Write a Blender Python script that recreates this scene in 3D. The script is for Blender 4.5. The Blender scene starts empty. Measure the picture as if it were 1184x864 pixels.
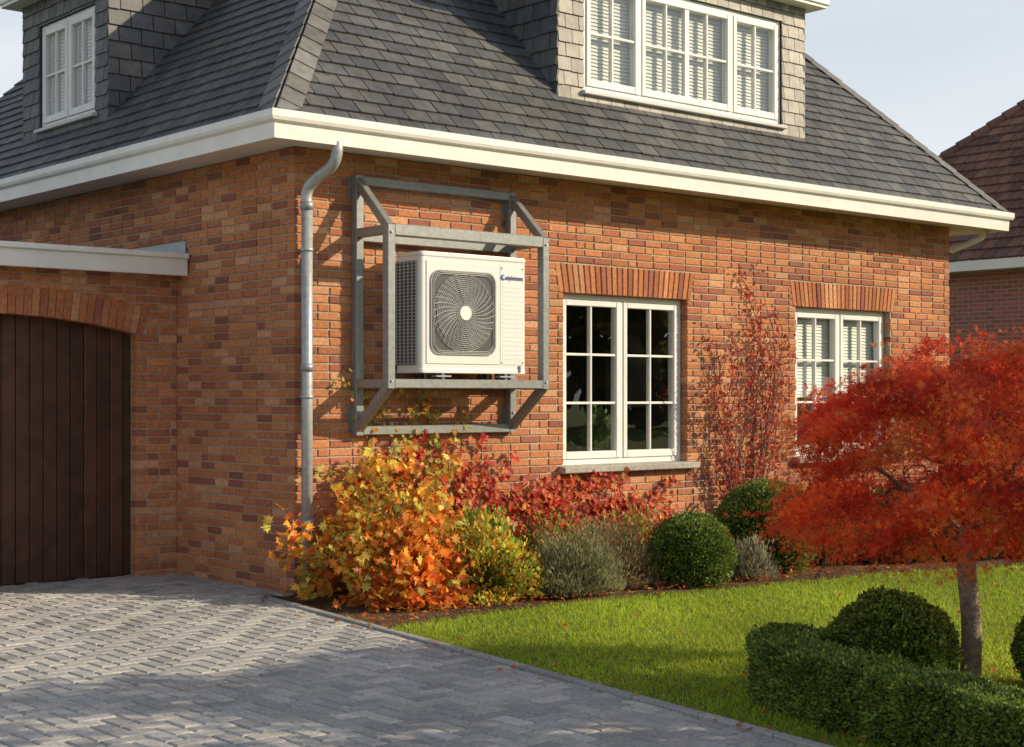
import bpy, math, random
import numpy as np
from mathutils import Vector, noise as mnoise
random.seed(7); rng=np.random.default_rng(7)
scene=bpy.context.scene
scene.view_settings.view_transform='Standard'; scene.view_settings.look='None'; scene.view_settings.exposure=0

# ---------------------------------------------------------------- helpers
def link(o): scene.collection.objects.link(o); return o
def group(name, parts=()):
    e=bpy.data.objects.new(name,None); e.empty_display_size=.3; link(e)
    for p in parts: p.parent=e
    return e
class MB:
    def __init__(s): s.v=[];s.f=[];s.c=[]
    def add(s,vs,fs,col):
        b=len(s.v); s.v.extend([tuple(v) for v in vs]); s.f.extend([tuple(i+b for i in f) for f in fs]); s.c.extend([col]*len(vs))
    def box(s,m,u0,u1,n0,n1,z0,z1,col=(1,1,1),bev=0.0):
        if bev<=0:
            vs=[m(u,n,z) for n in (n0,n1) for z in (z0,z1) for u in (u0,u1)]
            s.add(vs,[(0,1,3,2),(4,6,7,5),(0,4,5,1),(2,3,7,6),(0,2,6,4),(1,5,7,3)],col)
        else:
            b=min(bev,(u1-u0)*.3,(z1-z0)*.3)
            vs=[m(u0,n0,z0),m(u1,n0,z0),m(u1,n0,z1),m(u0,n0,z1),
                m(u0,n1-b,z0),m(u1,n1-b,z0),m(u1,n1-b,z1),m(u0,n1-b,z1),
                m(u0+b,n1,z0+b),m(u1-b,n1,z0+b),m(u1-b,n1,z1-b),m(u0+b,n1,z1-b)]
            fs=[(3,2,1,0)]
            for k in range(4):
                j=(k+1)%4; fs.append((k,j,4+j,4+k)); fs.append((4+k,4+j,8+j,8+k))
            fs.append((8,9,10,11)); s.add(vs,fs,col)
    def tube(s,pts,rad,col,sides=8,cap=True):
        pts=[Vector(p) for p in pts]; n=len(pts)
        if not hasattr(rad,'__len__'): rad=[rad]*n
        vs=[];up=None
        for i,p in enumerate(pts):
            t=(pts[min(i+1,n-1)]-pts[max(i-1,0)]).normalized()
            if up is None: up=Vector((0,0,1)) if abs(t.z)<.9 else Vector((1,0,0))
            a=(up-t*up.dot(t))
            if a.length<1e-4: a=t.orthogonal()
            a.normalize(); up=a; b=t.cross(a)
            for k in range(sides):
                th=2*math.pi*k/sides; vs.append(p+(a*math.cos(th)+b*math.sin(th))*rad[i])
        fs=[(i*sides+k,i*sides+(k+1)%sides,(i+1)*sides+(k+1)%sides,(i+1)*sides+k) for i in range(n-1) for k in range(sides)]
        if cap: fs.append(tuple(range(sides))[::-1]); fs.append(tuple((n-1)*sides+k for k in range(sides)))
        s.add(vs,fs,col)
    def obj(s,name,mat,smooth=False):
        me=bpy.data.meshes.new(name); me.from_pydata(s.v,[],s.f)
        a=me.color_attributes.new('Col','FLOAT_COLOR','POINT')
        arr=np.ones((len(s.v),4),np.float32); arr[:,:3]=np.array(s.c,np.float32).reshape(-1,3)
        a.data.foreach_set('color',arr.ravel())
        if smooth: me.polygons.foreach_set('use_smooth',[True]*len(s.f))
        me.materials.append(mat); me.update()
        return link(bpy.data.objects.new(name,me))
def WM(u,n,z): return (u,n,z)
def FM(u,n,z): return (u,-n,z)        # front facade: u=x, n outward (-y)
def LM(u,n,z): return (-n,u,z)        # left wall: u=y, n outward (-x)

class NT:
    def __init__(s,name):
        s.m=bpy.data.materials.new(name); s.m.use_nodes=True; s.t=s.m.node_tree; s.t.nodes.clear()
        s.out=s.n('ShaderNodeOutputMaterial')
    def n(s,typ,**k):
        x=s.t.nodes.new(typ)
        for a,b in k.items():
            if a in x.inputs: x.inputs[a].default_value=b
            else: setattr(x,a,b)
        return x
    def l(s,a,b): s.t.links.new(a,b)
def mat_attr(name,rough=.8,nscale=20,namt=.35,bscale=120,bump=.3,bdist=.003,metal=0,spec=.4,big=0,bigscale=.7,flat=None):
    t=NT(name); b=t.n('ShaderNodeBsdfPrincipled'); b.inputs['Roughness'].default_value=rough
    b.inputs['Metallic'].default_value=metal; b.inputs['Specular IOR Level'].default_value=spec
    at=t.n('ShaderNodeAttribute',attribute_name='Col'); tc=t.n('ShaderNodeTexCoord')
    no=t.n('ShaderNodeTexNoise'); no.inputs['Scale'].default_value=nscale; no.inputs['Detail'].default_value=3
    t.l(tc.outputs['Object'],no.inputs['Vector'])
    mr=t.n('ShaderNodeMapRange'); mr.inputs[1].default_value=.3; mr.inputs[2].default_value=.7; mr.inputs[3].default_value=1-namt; mr.inputs[4].default_value=1+namt
    t.l(no.outputs['Fac'],mr.inputs[0])
    vm=t.n('ShaderNodeVectorMath',operation='SCALE'); t.l(at.outputs['Color'],vm.inputs[0]); t.l(mr.outputs[0],vm.inputs['Scale'])
    src=vm.outputs[0]
    if big:
        n2=t.n('ShaderNodeTexNoise'); n2.inputs['Scale'].default_value=bigscale; n2.inputs['Detail'].default_value=3; t.l(tc.outputs['Object'],n2.inputs['Vector'])
        m2=t.n('ShaderNodeMapRange'); m2.inputs[1].default_value=.35; m2.inputs[2].default_value=.65; m2.inputs[3].default_value=1-big; m2.inputs[4].default_value=1+big
        t.l(n2.outputs['Fac'],m2.inputs[0]); v2=t.n('ShaderNodeVectorMath',operation='SCALE'); t.l(src,v2.inputs[0]); t.l(m2.outputs[0],v2.inputs['Scale']); src=v2.outputs[0]
    t.l(src,b.inputs['Base Color'])
    if bump:
        nb=t.n('ShaderNodeTexNoise'); nb.inputs['Scale'].default_value=bscale; nb.inputs['Detail'].default_value=2; t.l(tc.outputs['Object'],nb.inputs['Vector'])
        bp=t.n('ShaderNodeBump'); bp.inputs['Strength'].default_value=bump; bp.inputs['Distance'].default_value=bdist
        t.l(nb.outputs['Fac'],bp.inputs['Height']); t.l(bp.outputs[0],b.inputs['Normal'])
    t.l(b.outputs[0],t.out.inputs[0]); return t.m
def mat_leaf(name,trans=.35,rough=.5,spec=.3):
    t=NT(name); b=t.n('ShaderNodeBsdfPrincipled'); b.inputs['Roughness'].default_value=rough; b.inputs['Specular IOR Level'].default_value=spec
    at=t.n('ShaderNodeAttribute',attribute_name='Col'); tr=t.n('ShaderNodeBsdfTranslucent'); mx=t.n('ShaderNodeMixShader'); mx.inputs[0].default_value=trans
    t.l(at.outputs['Color'],b.inputs['Base Color'])
    vm=t.n('ShaderNodeVectorMath',operation='SCALE'); vm.inputs['Scale'].default_value=1.5; t.l(at.outputs['Color'],vm.inputs[0]); t.l(vm.outputs[0],tr.inputs[0])
    t.l(b.outputs[0],mx.inputs[1]); t.l(tr.outputs[0],mx.inputs[2]); t.l(mx.outputs[0],t.out.inputs[0]); return t.m
def mat_glass():
    # thin pane: two-sided Schlick reflectance over clear transmission
    t=NT('window_glass'); g=t.n('ShaderNodeBsdfGlossy'); g.inputs['Roughness'].default_value=.01; g.inputs[0].default_value=(1,1,1,1)
    tr=t.n('ShaderNodeBsdfTransparent'); tr.inputs[0].default_value=(.88,.91,.89,1)
    ge=t.n('ShaderNodeNewGeometry'); dt=t.n('ShaderNodeVectorMath',operation='DOT_PRODUCT'); t.l(ge.outputs['Normal'],dt.inputs[0]); t.l(ge.outputs['Incoming'],dt.inputs[1])
    ab=t.n('ShaderNodeMath',operation='ABSOLUTE'); t.l(dt.outputs['Value'],ab.inputs[0])
    om=t.n('ShaderNodeMath',operation='SUBTRACT'); om.inputs[0].default_value=1; t.l(ab.outputs[0],om.inputs[1])
    pw_=t.n('ShaderNodeMath',operation='POWER'); t.l(om.outputs[0],pw_.inputs[0]); pw_.inputs[1].default_value=5
    ma=t.n('ShaderNodeMath',operation='MULTIPLY_ADD',use_clamp=True); t.l(pw_.outputs[0],ma.inputs[0]); ma.inputs[1].default_value=.89; ma.inputs[2].default_value=.11
    tc=t.n('ShaderNodeTexCoord'); nb=t.n('ShaderNodeTexNoise'); nb.inputs['Scale'].default_value=1.6; t.l(tc.outputs['Object'],nb.inputs['Vector'])
    bp=t.n('ShaderNodeBump'); bp.inputs['Strength'].default_value=.3; bp.inputs['Distance'].default_value=.01; t.l(nb.outputs['Fac'],bp.inputs['Height']); t.l(bp.outputs[0],g.inputs['Normal'])
    mx=t.n('ShaderNodeMixShader'); t.l(ma.outputs[0],mx.inputs[0]); t.l(tr.outputs[0],mx.inputs[1]); t.l(g.outputs[0],mx.inputs[2]); t.l(mx.outputs[0],t.out.inputs[0]); return t.m

M_brick=mat_attr('brick',.85,35,.22,90,.6,.006,spec=.2,big=.10,bigscale=.9)
M_mortar=mat_attr('mortar',.95,40,.2,150,.5,.004,spec=.1,big=.12)
M_slate=mat_attr('slate',.55,14,.22,60,.35,.003,spec=.45,big=.16,bigscale=1.2)
M_paint=mat_attr('white_paint',.4,6,.05,40,.06,.002,spec=.4,big=.04)
M_metal=mat_attr('galvanised_steel',.45,25,.15,120,.15,.001,metal=.35,spec=.5,big=.1)
M_plastic=mat_attr('ac_casing',.38,4,.03,300,.03,.0005,spec=.45)
M_wood=mat_attr('stained_wood',.5,9,.25,60,.2,.002,spec=.35,big=.15)
M_stone=mat_attr('stone',.85,25,.2,90,.4,.003,spec=.2,big=.12)
M_paver=mat_attr('concrete_paver',.85,60,.22,180,.6,.003,spec=.25,big=.14,bigscale=.8)
M_soil=mat_attr('soil',.95,25,.5,60,1,.03,spec=.1,big=.25,bigscale=3)
M_bark=mat_attr('bark',.9,40,.35,70,.8,.008,spec=.15)
M_int=mat_attr('interior_paint',.9,2,.1,10,0,0)
M_leaf=mat_leaf('leaf'); M_box=mat_leaf('boxwood_leaf',.25,.42,.4); M_grass=mat_leaf('grass_blade',.4,.55,.2)
M_glass=mat_glass()

# ---------------------------------------------------------------- leaves
T_DIA=(np.array([[0,0,0],[.5,.28,.12],[1,0,0],[.5,-.28,.12]]),np.array([[0,2,1],[0,3,2]]))
T_OV=(np.array([[0,0,0],[.3,.3,.08],[.75,.22,.06],[1,0,-.05],[.75,-.22,.06],[.3,-.3,.08]]),np.array([[0,3,2],[0,2,1],[0,4,3],[0,5,4]]))
_a=[(0,0),(-.12,.3),(.12,.28),(.2,.62),(.42,.3),(.66,.42),(.62,.14),(1,0),(.62,-.14),(.66,-.42),(.42,-.3),(.2,-.62),(.12,-.28),(-.12,-.3)]
T_LOB=(np.array([[x,y,.12*abs(y)-.1*x*x] for x,y in _a]),np.array([[0,i+1,i] for i in range(1,13)]))
T_THIN=(np.array([[0,0,0],[.45,.09,0],[1,0,-.1],[.45,-.09,0]]),np.array([[0,2,1],[0,3,2]]))
T_TRI=(np.array([[0,0,0],[.8,.6,-.1],[.38,.1,0],[1.1,0,-.14],[.38,-.1,0],[.8,-.6,-.1]]),np.array([[0,2,1],[2,4,3],[0,5,4]]))
T_BLADE=(np.array([[0,.5,0],[0,-.5,0],[1,0,0.]]),np.array([[0,1,2]]))
def unit(a): return a/np.maximum(np.linalg.norm(a,axis=1,keepdims=True),1e-9)
def leaves(name,pos,dirs,nrm,size,cols,tmpl,mat,widths=None):
    V,F=tmpl; N=len(pos); d=unit(dirs); s=unit(np.cross(nrm,d)); n=np.cross(d,s)
    size=np.broadcast_to(size,(N,)); w=size if widths is None else np.broadcast_to(widths,(N,))
    P=pos[:,None,:]+d[:,None,:]*(V[None,:,0:1]*size[:,None,None])+s[:,None,:]*(V[None,:,1:2]*w[:,None,None])+n[:,None,:]*(V[None,:,2:3]*size[:,None,None])
    k=len(V); P=P.reshape(-1,3).astype(np.float32); FF=(F[None]+(np.arange(N)*k)[:,None,None]).reshape(-1,3).astype(np.int32)
    me=bpy.data.meshes.new(name); me.vertices.add(len(P)); me.vertices.foreach_set('co',P.ravel())
    me.loops.add(FF.size); me.loops.foreach_set('vertex_index',FF.ravel()); me.polygons.add(len(FF))
    me.polygons.foreach_set('loop_start',np.arange(0,FF.size,3,dtype=np.int32)); me.polygons.foreach_set('loop_total',np.full(len(FF),3,np.int32))
    a=me.color_attributes.new('Col','FLOAT_COLOR','POINT'); C=np.ones((N,k,4),np.float32); C[:,:,:3]=cols[:,None,:]
    a.data.foreach_set('color',C.ravel()); me.materials.append(mat); me.update(calc_edges=True); me.validate()
    return link(bpy.data.objects.new(name,me))
def palette(N,pal,w=None,var=.25):
    p=np.array(pal); i=rng.choice(len(p),N,p=None if w is None else np.array(w)/sum(w))
    return np.clip(p[i]*(1+rng.uniform(-var,var,(N,1)))*(1+rng.uniform(-.08,.08,(N,3))),0,1)
def rv(N): return unit(rng.normal(size=(N,3)))
def nz(p,s,seed=0): return np.array([mnoise.noise(Vector((q[0]*s+seed,q[1]*s+seed*2,q[2]*s))) for q in p])

# ---------------------------------------------------------------- clip
def clip(poly,a,b):
    out=[];n=len(poly)
    for i in range(n):
        p=poly[i];q=poly[(i+1)%n]
        sp=(b[0]-a[0])*(p[1]-a[1])-(b[1]-a[1])*(p[0]-a[0]); sq=(b[0]-a[0])*(q[1]-a[1])-(b[1]-a[1])*(q[0]-a[0])
        if sp>=0: out.append(p)
        if (sp>=0)!=(sq>=0):
            t=sp/(sp-sq); out.append((p[0]+(q[0]-p[0])*t,p[1]+(q[1]-p[1])*t))
    return out
def slates(mb,O,U,V,N,poly,w=.23,e=.145,pal=None,th=.018,lift=0.0,var=.14,gap=.009,cut=.008):
    O=Vector(O);U=Vector(U).normalized();V=Vector(V).normalized();N=Vector(N).normalized()
    umin=min(p[0] for p in poly);umax=max(p[0] for p in poly);vmin=min(p[1] for p in poly);vmax=max(p[1] for p in poly)
    r=int(vmin//e)
    while r*e<vmax:
        off=(.5*w if r%2 else 0)+random.uniform(-.012,.012); k=math.floor((umin-off)/w)-0
        while k*w+off<umax:
            u0=k*w+off+.001; u1=(k+1)*w+off-gap; v0=r*e+random.uniform(-.004,.004); v1=(r+1)*e+.006
            pl=[(u0,v0+cut),(u0+cut,v0),(u1-cut,v0),(u1,v0+cut),(u1,v1),(u0,v1)]
            for i in range(len(poly)):
                pl=clip(pl,poly[i],poly[(i+1)%len(poly)])
                if len(pl)<3: break
            if len(pl)>=3:
                j=random.uniform(0,.003); base=random.choice(pal); f=random.uniform(1-var,1+var); col=tuple(c*f for c in base)
                top=[O+U*p[0]+V*p[1]+N*(lift+j+.003+th*(1-(p[1]-v0)/e)) for p in pl]
                bot=[t-N*(th+.004) for t in top]; n=len(pl)
                mb.add(top+bot,[tuple(range(n))]+[(i,n+i,n+(i+1)%n,(i+1)%n) for i in range(n)],col)
            k+=1
        r+=1
SL=[(.092,.093,.097),(.102,.102,.104),(.080,.082,.088),(.115,.112,.108),(.10,.098,.095),(.075,.078,.087)]

# ---------------------------------------------------------------- bricks
BR=[(.49,.20,.092),(.46,.178,.078),(.52,.235,.11),(.42,.155,.074),(.36,.13,.072),(.50,.205,.086),(.55,.28,.15),(.29,.11,.072),(.47,.185,.084),(.44,.175,.09)]
CH=.065
def bcol():
    b=random.choice(BR); f=random.uniform(.87,1.13); return tuple(c*f for c in b)
def brick_wall(mb,m,L,H,holes,startf,depth=.1,endf=None):
    r=0
    while r*CH<H-.01:
        z0=r*CH+.006;z1=(r+1)*CH-.006; zc=(z0+z1)/2
        s=startf(r); segs=[(s,L if endf is None else endf(r))]
        for h in holes:
            iv=h(zc)
            if iv:
                ns=[]
                for a,b in segs:
                    if iv[1]<=a or iv[0]>=b: ns.append((a,b)); continue
                    if iv[0]>a: ns.append((a,iv[0]))
                    if iv[1]<b: ns.append((iv[1],b))
                segs=ns
        u=s-(.11 if (r%4 in(1,2)) and s==0 else 0)
        while u<L+.3:
            ln=.215 if random.random()>.12 else .107
            a=u;b=u+ln-.012; u+=ln
            for sa,sb in segs:
                x0=max(a,sa);x1=min(b,sb)
                if x1-x0>.025:
                    p=random.uniform(-.002,.002)
                    mb.box(m,x0+random.uniform(0,.002),x1,-depth,p,z0+random.uniform(-.001,.001),min(z1,H)+random.uniform(-.001,.001),bcol(),.004)
        r+=1
def rect(u0,u1,z0,z1): return lambda z:(u0,u1) if z0<z<z1 else None
def sheet(mb,m,u0,u1,z0,z1,holes,n,col,rev=.12):
    us=sorted(set([u0,u1]+[h[0] for h in holes]+[h[1] for h in holes])); zs=sorted(set([z0,z1]+[h[2] for h in holes]+[h[3] for h in holes]))
    for a,b in zip(us,us[1:]):
        for c,d in zip(zs,zs[1:]):
            if any(h[0]<=a+1e-6 and b-1e-6<=h[1] and h[2]<=c+1e-6 and d-1e-6<=h[3] for h in holes): continue
            mb.add([m(a,n,c),m(b,n,c),m(b,n,d),m(a,n,d)],[(0,1,2,3)],col)
    for h in holes:
        for (a,c,b,d) in ((h[0],h[2],h[1],h[2]),(h[1],h[2],h[1],h[3]),(h[1],h[3],h[0],h[3]),(h[0],h[3],h[0],h[2])):
            mb.add([m(a,n,c),m(b,n,d),m(b,n-rev,d),m(a,n-rev,c)],[(0,1,2,3)],col)

W=8.6;D=8.0;HW=3.38
MC=(.42,.345,.26)
house=group('brick_house')
bricks=MB();mort=MB()
wins=[(2.75,4.32),(5.92,7.49)]; Z0,Z1,Z2=14*CH,37*CH,41*CH
holes=[];sh=[]
for a,b in wins:
    holes+= [rect(a,b,13*CH,Z1),rect(a-.055,b+.055,Z1,Z2)]
    sh.append((a-.008,b+.008,13*CH,Z1+.004))
    n=int(round((b-a+.11)/.0655)); st=(b-a+.11)/n
    for i in range(n):
        u=a-.055+i*st; lean=((i+.5)/n-.5)*.10
        mm=lambda uu,nn,zz,lean=lean,Zb=Z1: FM(uu+lean*(zz-Zb)/(.26),nn,zz)
        bricks.box(mm,u+.004,u+st-.005,-.1,random.uniform(.0,.004),Z1+.001,Z2-.008,bcol(),.004)
brick_wall(bricks,FM,W,HW,holes,lambda r:0 if r%2==0 else .11,endf=lambda r: W if r%2==0 else W-.11)
sheet(mort,FM,.008,W-.008,0,HW,sh,-.009,MC)
brick_wall(bricks,LM,D,HW,[],lambda r:.11 if r%2==0 else 0)
sheet(mort,LM,.008,D,0,HW,[],-.009,MC)
RM=lambda u,n,z:(W+n,u,z)
brick_wall(bricks,RM,3,HW,[],lambda r:.11 if r%2==0 else 0)
sheet(mort,RM,.008,D,0,HW,[],-.009,MC)
sheet(mort,lambda u,n,z:(u,D-.01,z),0.01,W-.01,0,HW,[],0,MC)
# garage
GY=1.79; GM=lambda u,n,z:(u,GY-n,z)
ax,R,cz=-1.6,5.88,-3.73
def ghole(z):
    if z<2.02: return (ax-1.23,ax+1.23)
    q=(R+.13)**2-(z-cz)**2
    if q>0: h=min(math.sqrt(q),1.32); return (ax-h,ax+h)
    return None
brick_wall(bricks,GM,-.002,2.53,[ghole],lambda r:-3.6+(0 if r%2==0 else .11))
for a,b in ((-3.6,ax-1.238),(ax+1.238,0)):
    mort.add([GM(a,-.009,0),GM(b,-.009,0),GM(b,-.009,2.54),GM(a,-.009,2.54)],[(0,1,2,3)],MC)
K=24
for i in range(K):
    a=ax-1.238+2.476*i/K;b=ax-1.238+2.476*(i+1)/K
    za=cz+math.sqrt((R+.006)**2-(a-ax)**2);zb=cz+math.sqrt((R+.006)**2-(b-ax)**2)
    mort.add([GM(a,-.009,za),GM(b,-.009,zb),GM(b,-.009,2.54),GM(a,-.009,2.54)],[(0,1,2,3)],MC)
    mort.add([GM(a,-.009,za),GM(b,-.009,zb),GM(b,-.2,zb),GM(a,-.2,za)],[(0,1,2,3)],MC)
th=math.asin(1.29/R); nv=40
for i in range(nv):
    t0=-th+2*th*i/nv+.0007;t1=-th+2*th*(i+1)/nv-.0007
    vs=[];r0,r1=R,R+.225; f=.003+random.uniform(0,.003)
    for n in (-.12,f):
        for r_,t_ in ((r0,t0),(r0,t1),(r1,t1),(r1,t0)): vs.append(GM(ax+r_*math.sin(t_),n,cz+r_*math.cos(t_)))
    bricks.add(vs,[(0,1,2,3),(4,5,6,7),(0,1,5,4),(1,2,6,5),(2,3,7,6),(3,0,4,7)],bcol())
for s in (-1,1):
    x=ax+s*1.238; mort.add([GM(x,-.009,0),GM(x,-.25,0),GM(x,-.25,2.03),GM(x,-.009,2.03)],[(0,1,2,3)],MC)
mort.add([(-3.6,GY+.01,0),(-3.6,7,0),(-3.6,7,2.54),(-3.6,GY+.01,2.54)],[(0,1,2,3)],MC)
o=bricks.obj('brickwork',M_brick);o.parent=house
o=mort.obj('mortar_walls',M_mortar);o.parent=house
door=MB(); x=ax-1.23;bw=.115
while x<ax+1.23-.01:
    x1=min(x+bw,ax+1.23); f=random.uniform(.75,1.25)
    zt=cz+math.sqrt(R**2-min(abs(x-ax),abs(x1-ax))**2)+.02
    door.box(GM,x+.003,x1-.003,-.2,-.15,.02,zt,(.078*f,.034*f,.020*f),.006); x=x1
door.box(GM,ax-1.23,ax+1.23,-.24,-.19,0,2.18,(.01,.006,.004))
door.box(GM,ax-1.24,ax-1.18,-.17,-.12,0,2.05,(.06,.028,.017)); door.box(GM,ax+1.18,ax+1.236,-.17,-.12,0,2.05,(.06,.028,.017))
o=door.obj('garage_door',M_wood);o.parent=house
gr=MB()
gr.box(GM,-3.8,-.015,-.0+.012,.2,2.52,2.545,(.8,.78,.74))
gr.box(GM,-3.8,-.013,.17,.205,2.50,2.64,(.82,.8,.76),.004)
gr.box(GM,-3.8,-.012,.15,.235,2.64,2.685,(.82,.8,.76),.006)
gr.box(WM,-3.75,-.016,GY-.14,7,2.56,2.64,(.12,.12,.125))
o=gr.obj('garage_flat_roof',M_paint);o.parent=house
fl=MB(); fl.box(LM,GY-.16,7,.004,.012,2.64,2.79,(.3,.32,.34)); fl.box(LM,GY-.15,7,.012,.35,2.66,2.69,(.3,.32,.34))
o=fl.obj('lead_flashing',M_metal);o.parent=house

# ---------------------------------------------------------------- eaves
ev=MB()
prof=[(-.02,3.385),(.40,3.365),(.40,3.345),(.455,3.34),(.46,3.45),(.49,3.465),(.50,3.49),(.50,3.535),(.49,3.542),(.47,3.542),(.465,3.5),(.3,3.49)]
def ring(o_,z): return [(-o_,-o_,z),(W+o_,-o_,z),(W+o_,D+o_,z),(-o_,D+o_,z)]
for (a,za),(b,zb) in zip(prof,prof[1:]):
    ra,rb=ring(a,za),ring(b,zb)
    for k in range(4): ev.add([ra[k],ra[(k+1)%4],rb[(k+1)%4],rb[k]],[(0,1,2,3)],(.80,.78,.73))
o=ev.obj('eaves_and_gutter',M_paint);o.parent=house
# ---------------------------------------------------------------- roof
TS=1.14; ang=math.atan(TS); c_,s_=math.cos(ang),math.sin(ang); EO=.475;EZ=3.5
half=(D+2*EO)/2; rz=EZ+half*TS; base=MB()
x0,x1,y0,y1=-EO,W+EO,-EO,D+EO; r0=(x0+half,y0+half,rz); r1=(x1-half,y0+half,rz)
base.add([(x0,y0,EZ),(x1,y0,EZ),(x1,y1,EZ),(x0,y1,EZ),r0,r1],[(0,1,5,4),(1,2,5),(2,3,4,5),(3,0,4),(3,2,1,0)],(.02,.021,.024))
o=base.obj('roof_deck',M_slate);o.parent=house
sl=MB(); sv=half/c_; Lw=x1-x0; Ld=y1-y0
slates(sl,(x0,y0,EZ),(1,0,0),(0,c_,s_),(0,-s_,c_),[(0,0),(Lw,0),(Lw-half,sv),(half,sv)],pal=SL)
slates(sl,(x0,y0,EZ),(0,1,0),(c_,0,s_),(-s_,0,c_),[(0,0),(Ld,0),(Ld-half,sv),(half,sv)],pal=SL)
slates(sl,(x1,y0,EZ),(0,1,0),(-c_,0,s_),(s_,0,c_),[(0,0),(Ld,0),(Ld-half,sv),(half,sv)],w=.3,e=.25,pal=SL)
HC=[(.15,.145,.14),(.17,.165,.155),(.135,.13,.125)]
def hip(corner,sx,wd):
    A=Vector(corner); hv=Vector((sx,1,TS)).normalized(); Lh=half*math.sqrt(2+TS*TS)
    for pn,inw in ((Vector((0,-s_,c_)),Vector((sx,0,0))),(Vector((-s_*sx,0,c_)),Vector((0,1,0)))):
        per=(inw-hv*inw.dot(hv)).normalized()
        slates(sl,A,per,hv,pn,[(0,.06),(wd*.5,.10),(wd,.2),(wd,Lh),(0,Lh)],w=.5,e=.2,pal=HC,lift=.020,th=.008,gap=0,cut=.001)
hip((x0,y0,EZ),1,.17); hip((x1,y0,EZ),-1,.13)

# ---------------------------------------------------------------- windows
WH=(.80,.79,.76)
def window(tag,m,u0,u1,z0,z1,cas,rows,nb,blind=None):
    fr=MB();gl=MB(); t=.05
    fr.box(m,u0,u0+t,nb-.07,nb,z0,z1,WH,.004);fr.box(m,u1-t,u1,nb-.07,nb,z0,z1,WH,.004)
    fr.box(m,u0+t,u1-t,nb-.07,nb-.001,z1-t,z1,WH,.004);fr.box(m,u0+t,u1-t,nb-.07,nb-.001,z0,z0+t,WH,.004)
    tot=sum(c[1] for c in cas); mull=.035; avail=(u1-u0-2*t)-mull*(len(cas)-1); u=u0+t
    for i,(cols,wt) in enumerate(cas):
        w=avail*wt/tot; a,b=u,u+w; c,d=z0+t,z1-t; f=.052
        fr.box(m,a+.002,a+f,nb-.06,nb+.014,c+.002,d-.002,WH,.005);fr.box(m,b-f,b-.002,nb-.06,nb+.014,c+.002,d-.002,WH,.005)
        fr.box(m,a+f,b-f,nb-.06,nb+.013,c+.002,c+f+.015,WH,.005);fr.box(m,a+f,b-f,nb-.06,nb+.013,d-f,d-.002,WH,.005)
        gc,gd=c+f+.015,d-f; ga,gb=a+f,b-f
        for k in range(1,cols):
            x=ga+(gb-ga)*k/cols; wd=.011
            if cols==4 and k==2: wd=.03
            fr.box(m,x-wd,x+wd,nb-.04,nb+.004,gc-.005,gd+.005,WH,.003)
        for k in range(1,rows):
            z=gc+(gd-gc)*k/rows; fr.box(m,ga-.005,gb+.005,nb-.038,nb+.002,z-.011,z+.011,WH,.003)
        n=nb-.02; gl.add([m(ga-.01,n,gc-.01),m(gb+.01,n,gc-.01),m(gb+.01,n,gd+.01),m(ga-.01,n,gd+.01)],[(0,1,2,3)],(1,1,1))
        u+=w
        if i<len(cas)-1: fr.box(m,u-.002,u+mull+.002,nb-.065,nb+.004,z0+t,z1-t,WH,.004); u+=mull
    o=fr.obj(tag+'_frame',M_paint);o.parent=house; o=gl.obj(tag+'_glass',M_glass);o.parent=house
    if blind:
        bl=MB(); z=z1-t
        while z>z1-t-blind*(z1-z0-2*t):
            j=random.uniform(-.001,.001)
            vs=[m(u0+t,nb-.092,z+j),m(u1-t,nb-.092,z),m(u1-t,nb-.080,z-.034),m(u0+t,nb-.080,z-.034+j)]; bl.add(vs,[(0,1,2,3)],(.72,.71,.69)); z-=.033
        o=bl.obj(tag+'_blind',M_paint);o.parent=house
for i,(a,b) in enumerate(wins):
    window('window',FM,a,b,Z0-.01,Z1,[(2,1),(2,1)],3,-.085,blind=None if i==0 else .6)
    s=MB(); s.box(lambda u,n,z:(u,-n,z-(.0 if n<0 else .012)),a-.06,b+.09,-.16,.085,13*CH+.004,Z0-.004,(.36,.34,.3),.008)
    o=s.obj('window_sill',M_stone);o.parent=house
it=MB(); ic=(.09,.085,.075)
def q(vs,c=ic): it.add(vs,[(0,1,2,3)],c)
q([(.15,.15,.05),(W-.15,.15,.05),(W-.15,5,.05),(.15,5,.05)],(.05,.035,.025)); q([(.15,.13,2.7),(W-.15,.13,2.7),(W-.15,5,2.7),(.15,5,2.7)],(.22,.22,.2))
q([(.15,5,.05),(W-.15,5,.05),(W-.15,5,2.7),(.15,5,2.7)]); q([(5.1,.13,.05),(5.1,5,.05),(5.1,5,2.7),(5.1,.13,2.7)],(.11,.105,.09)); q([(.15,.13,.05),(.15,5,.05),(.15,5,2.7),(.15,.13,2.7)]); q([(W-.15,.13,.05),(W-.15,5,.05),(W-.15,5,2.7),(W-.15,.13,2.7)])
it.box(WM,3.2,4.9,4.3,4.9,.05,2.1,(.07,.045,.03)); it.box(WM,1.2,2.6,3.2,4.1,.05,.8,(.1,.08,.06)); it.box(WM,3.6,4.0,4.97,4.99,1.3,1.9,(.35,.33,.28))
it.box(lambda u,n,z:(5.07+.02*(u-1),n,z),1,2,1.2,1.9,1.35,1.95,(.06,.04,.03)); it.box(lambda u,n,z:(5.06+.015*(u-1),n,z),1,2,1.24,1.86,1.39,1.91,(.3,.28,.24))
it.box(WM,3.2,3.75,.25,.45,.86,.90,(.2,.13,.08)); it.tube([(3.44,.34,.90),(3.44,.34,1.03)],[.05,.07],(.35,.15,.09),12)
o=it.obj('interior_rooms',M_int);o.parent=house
cu=MB()
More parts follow.
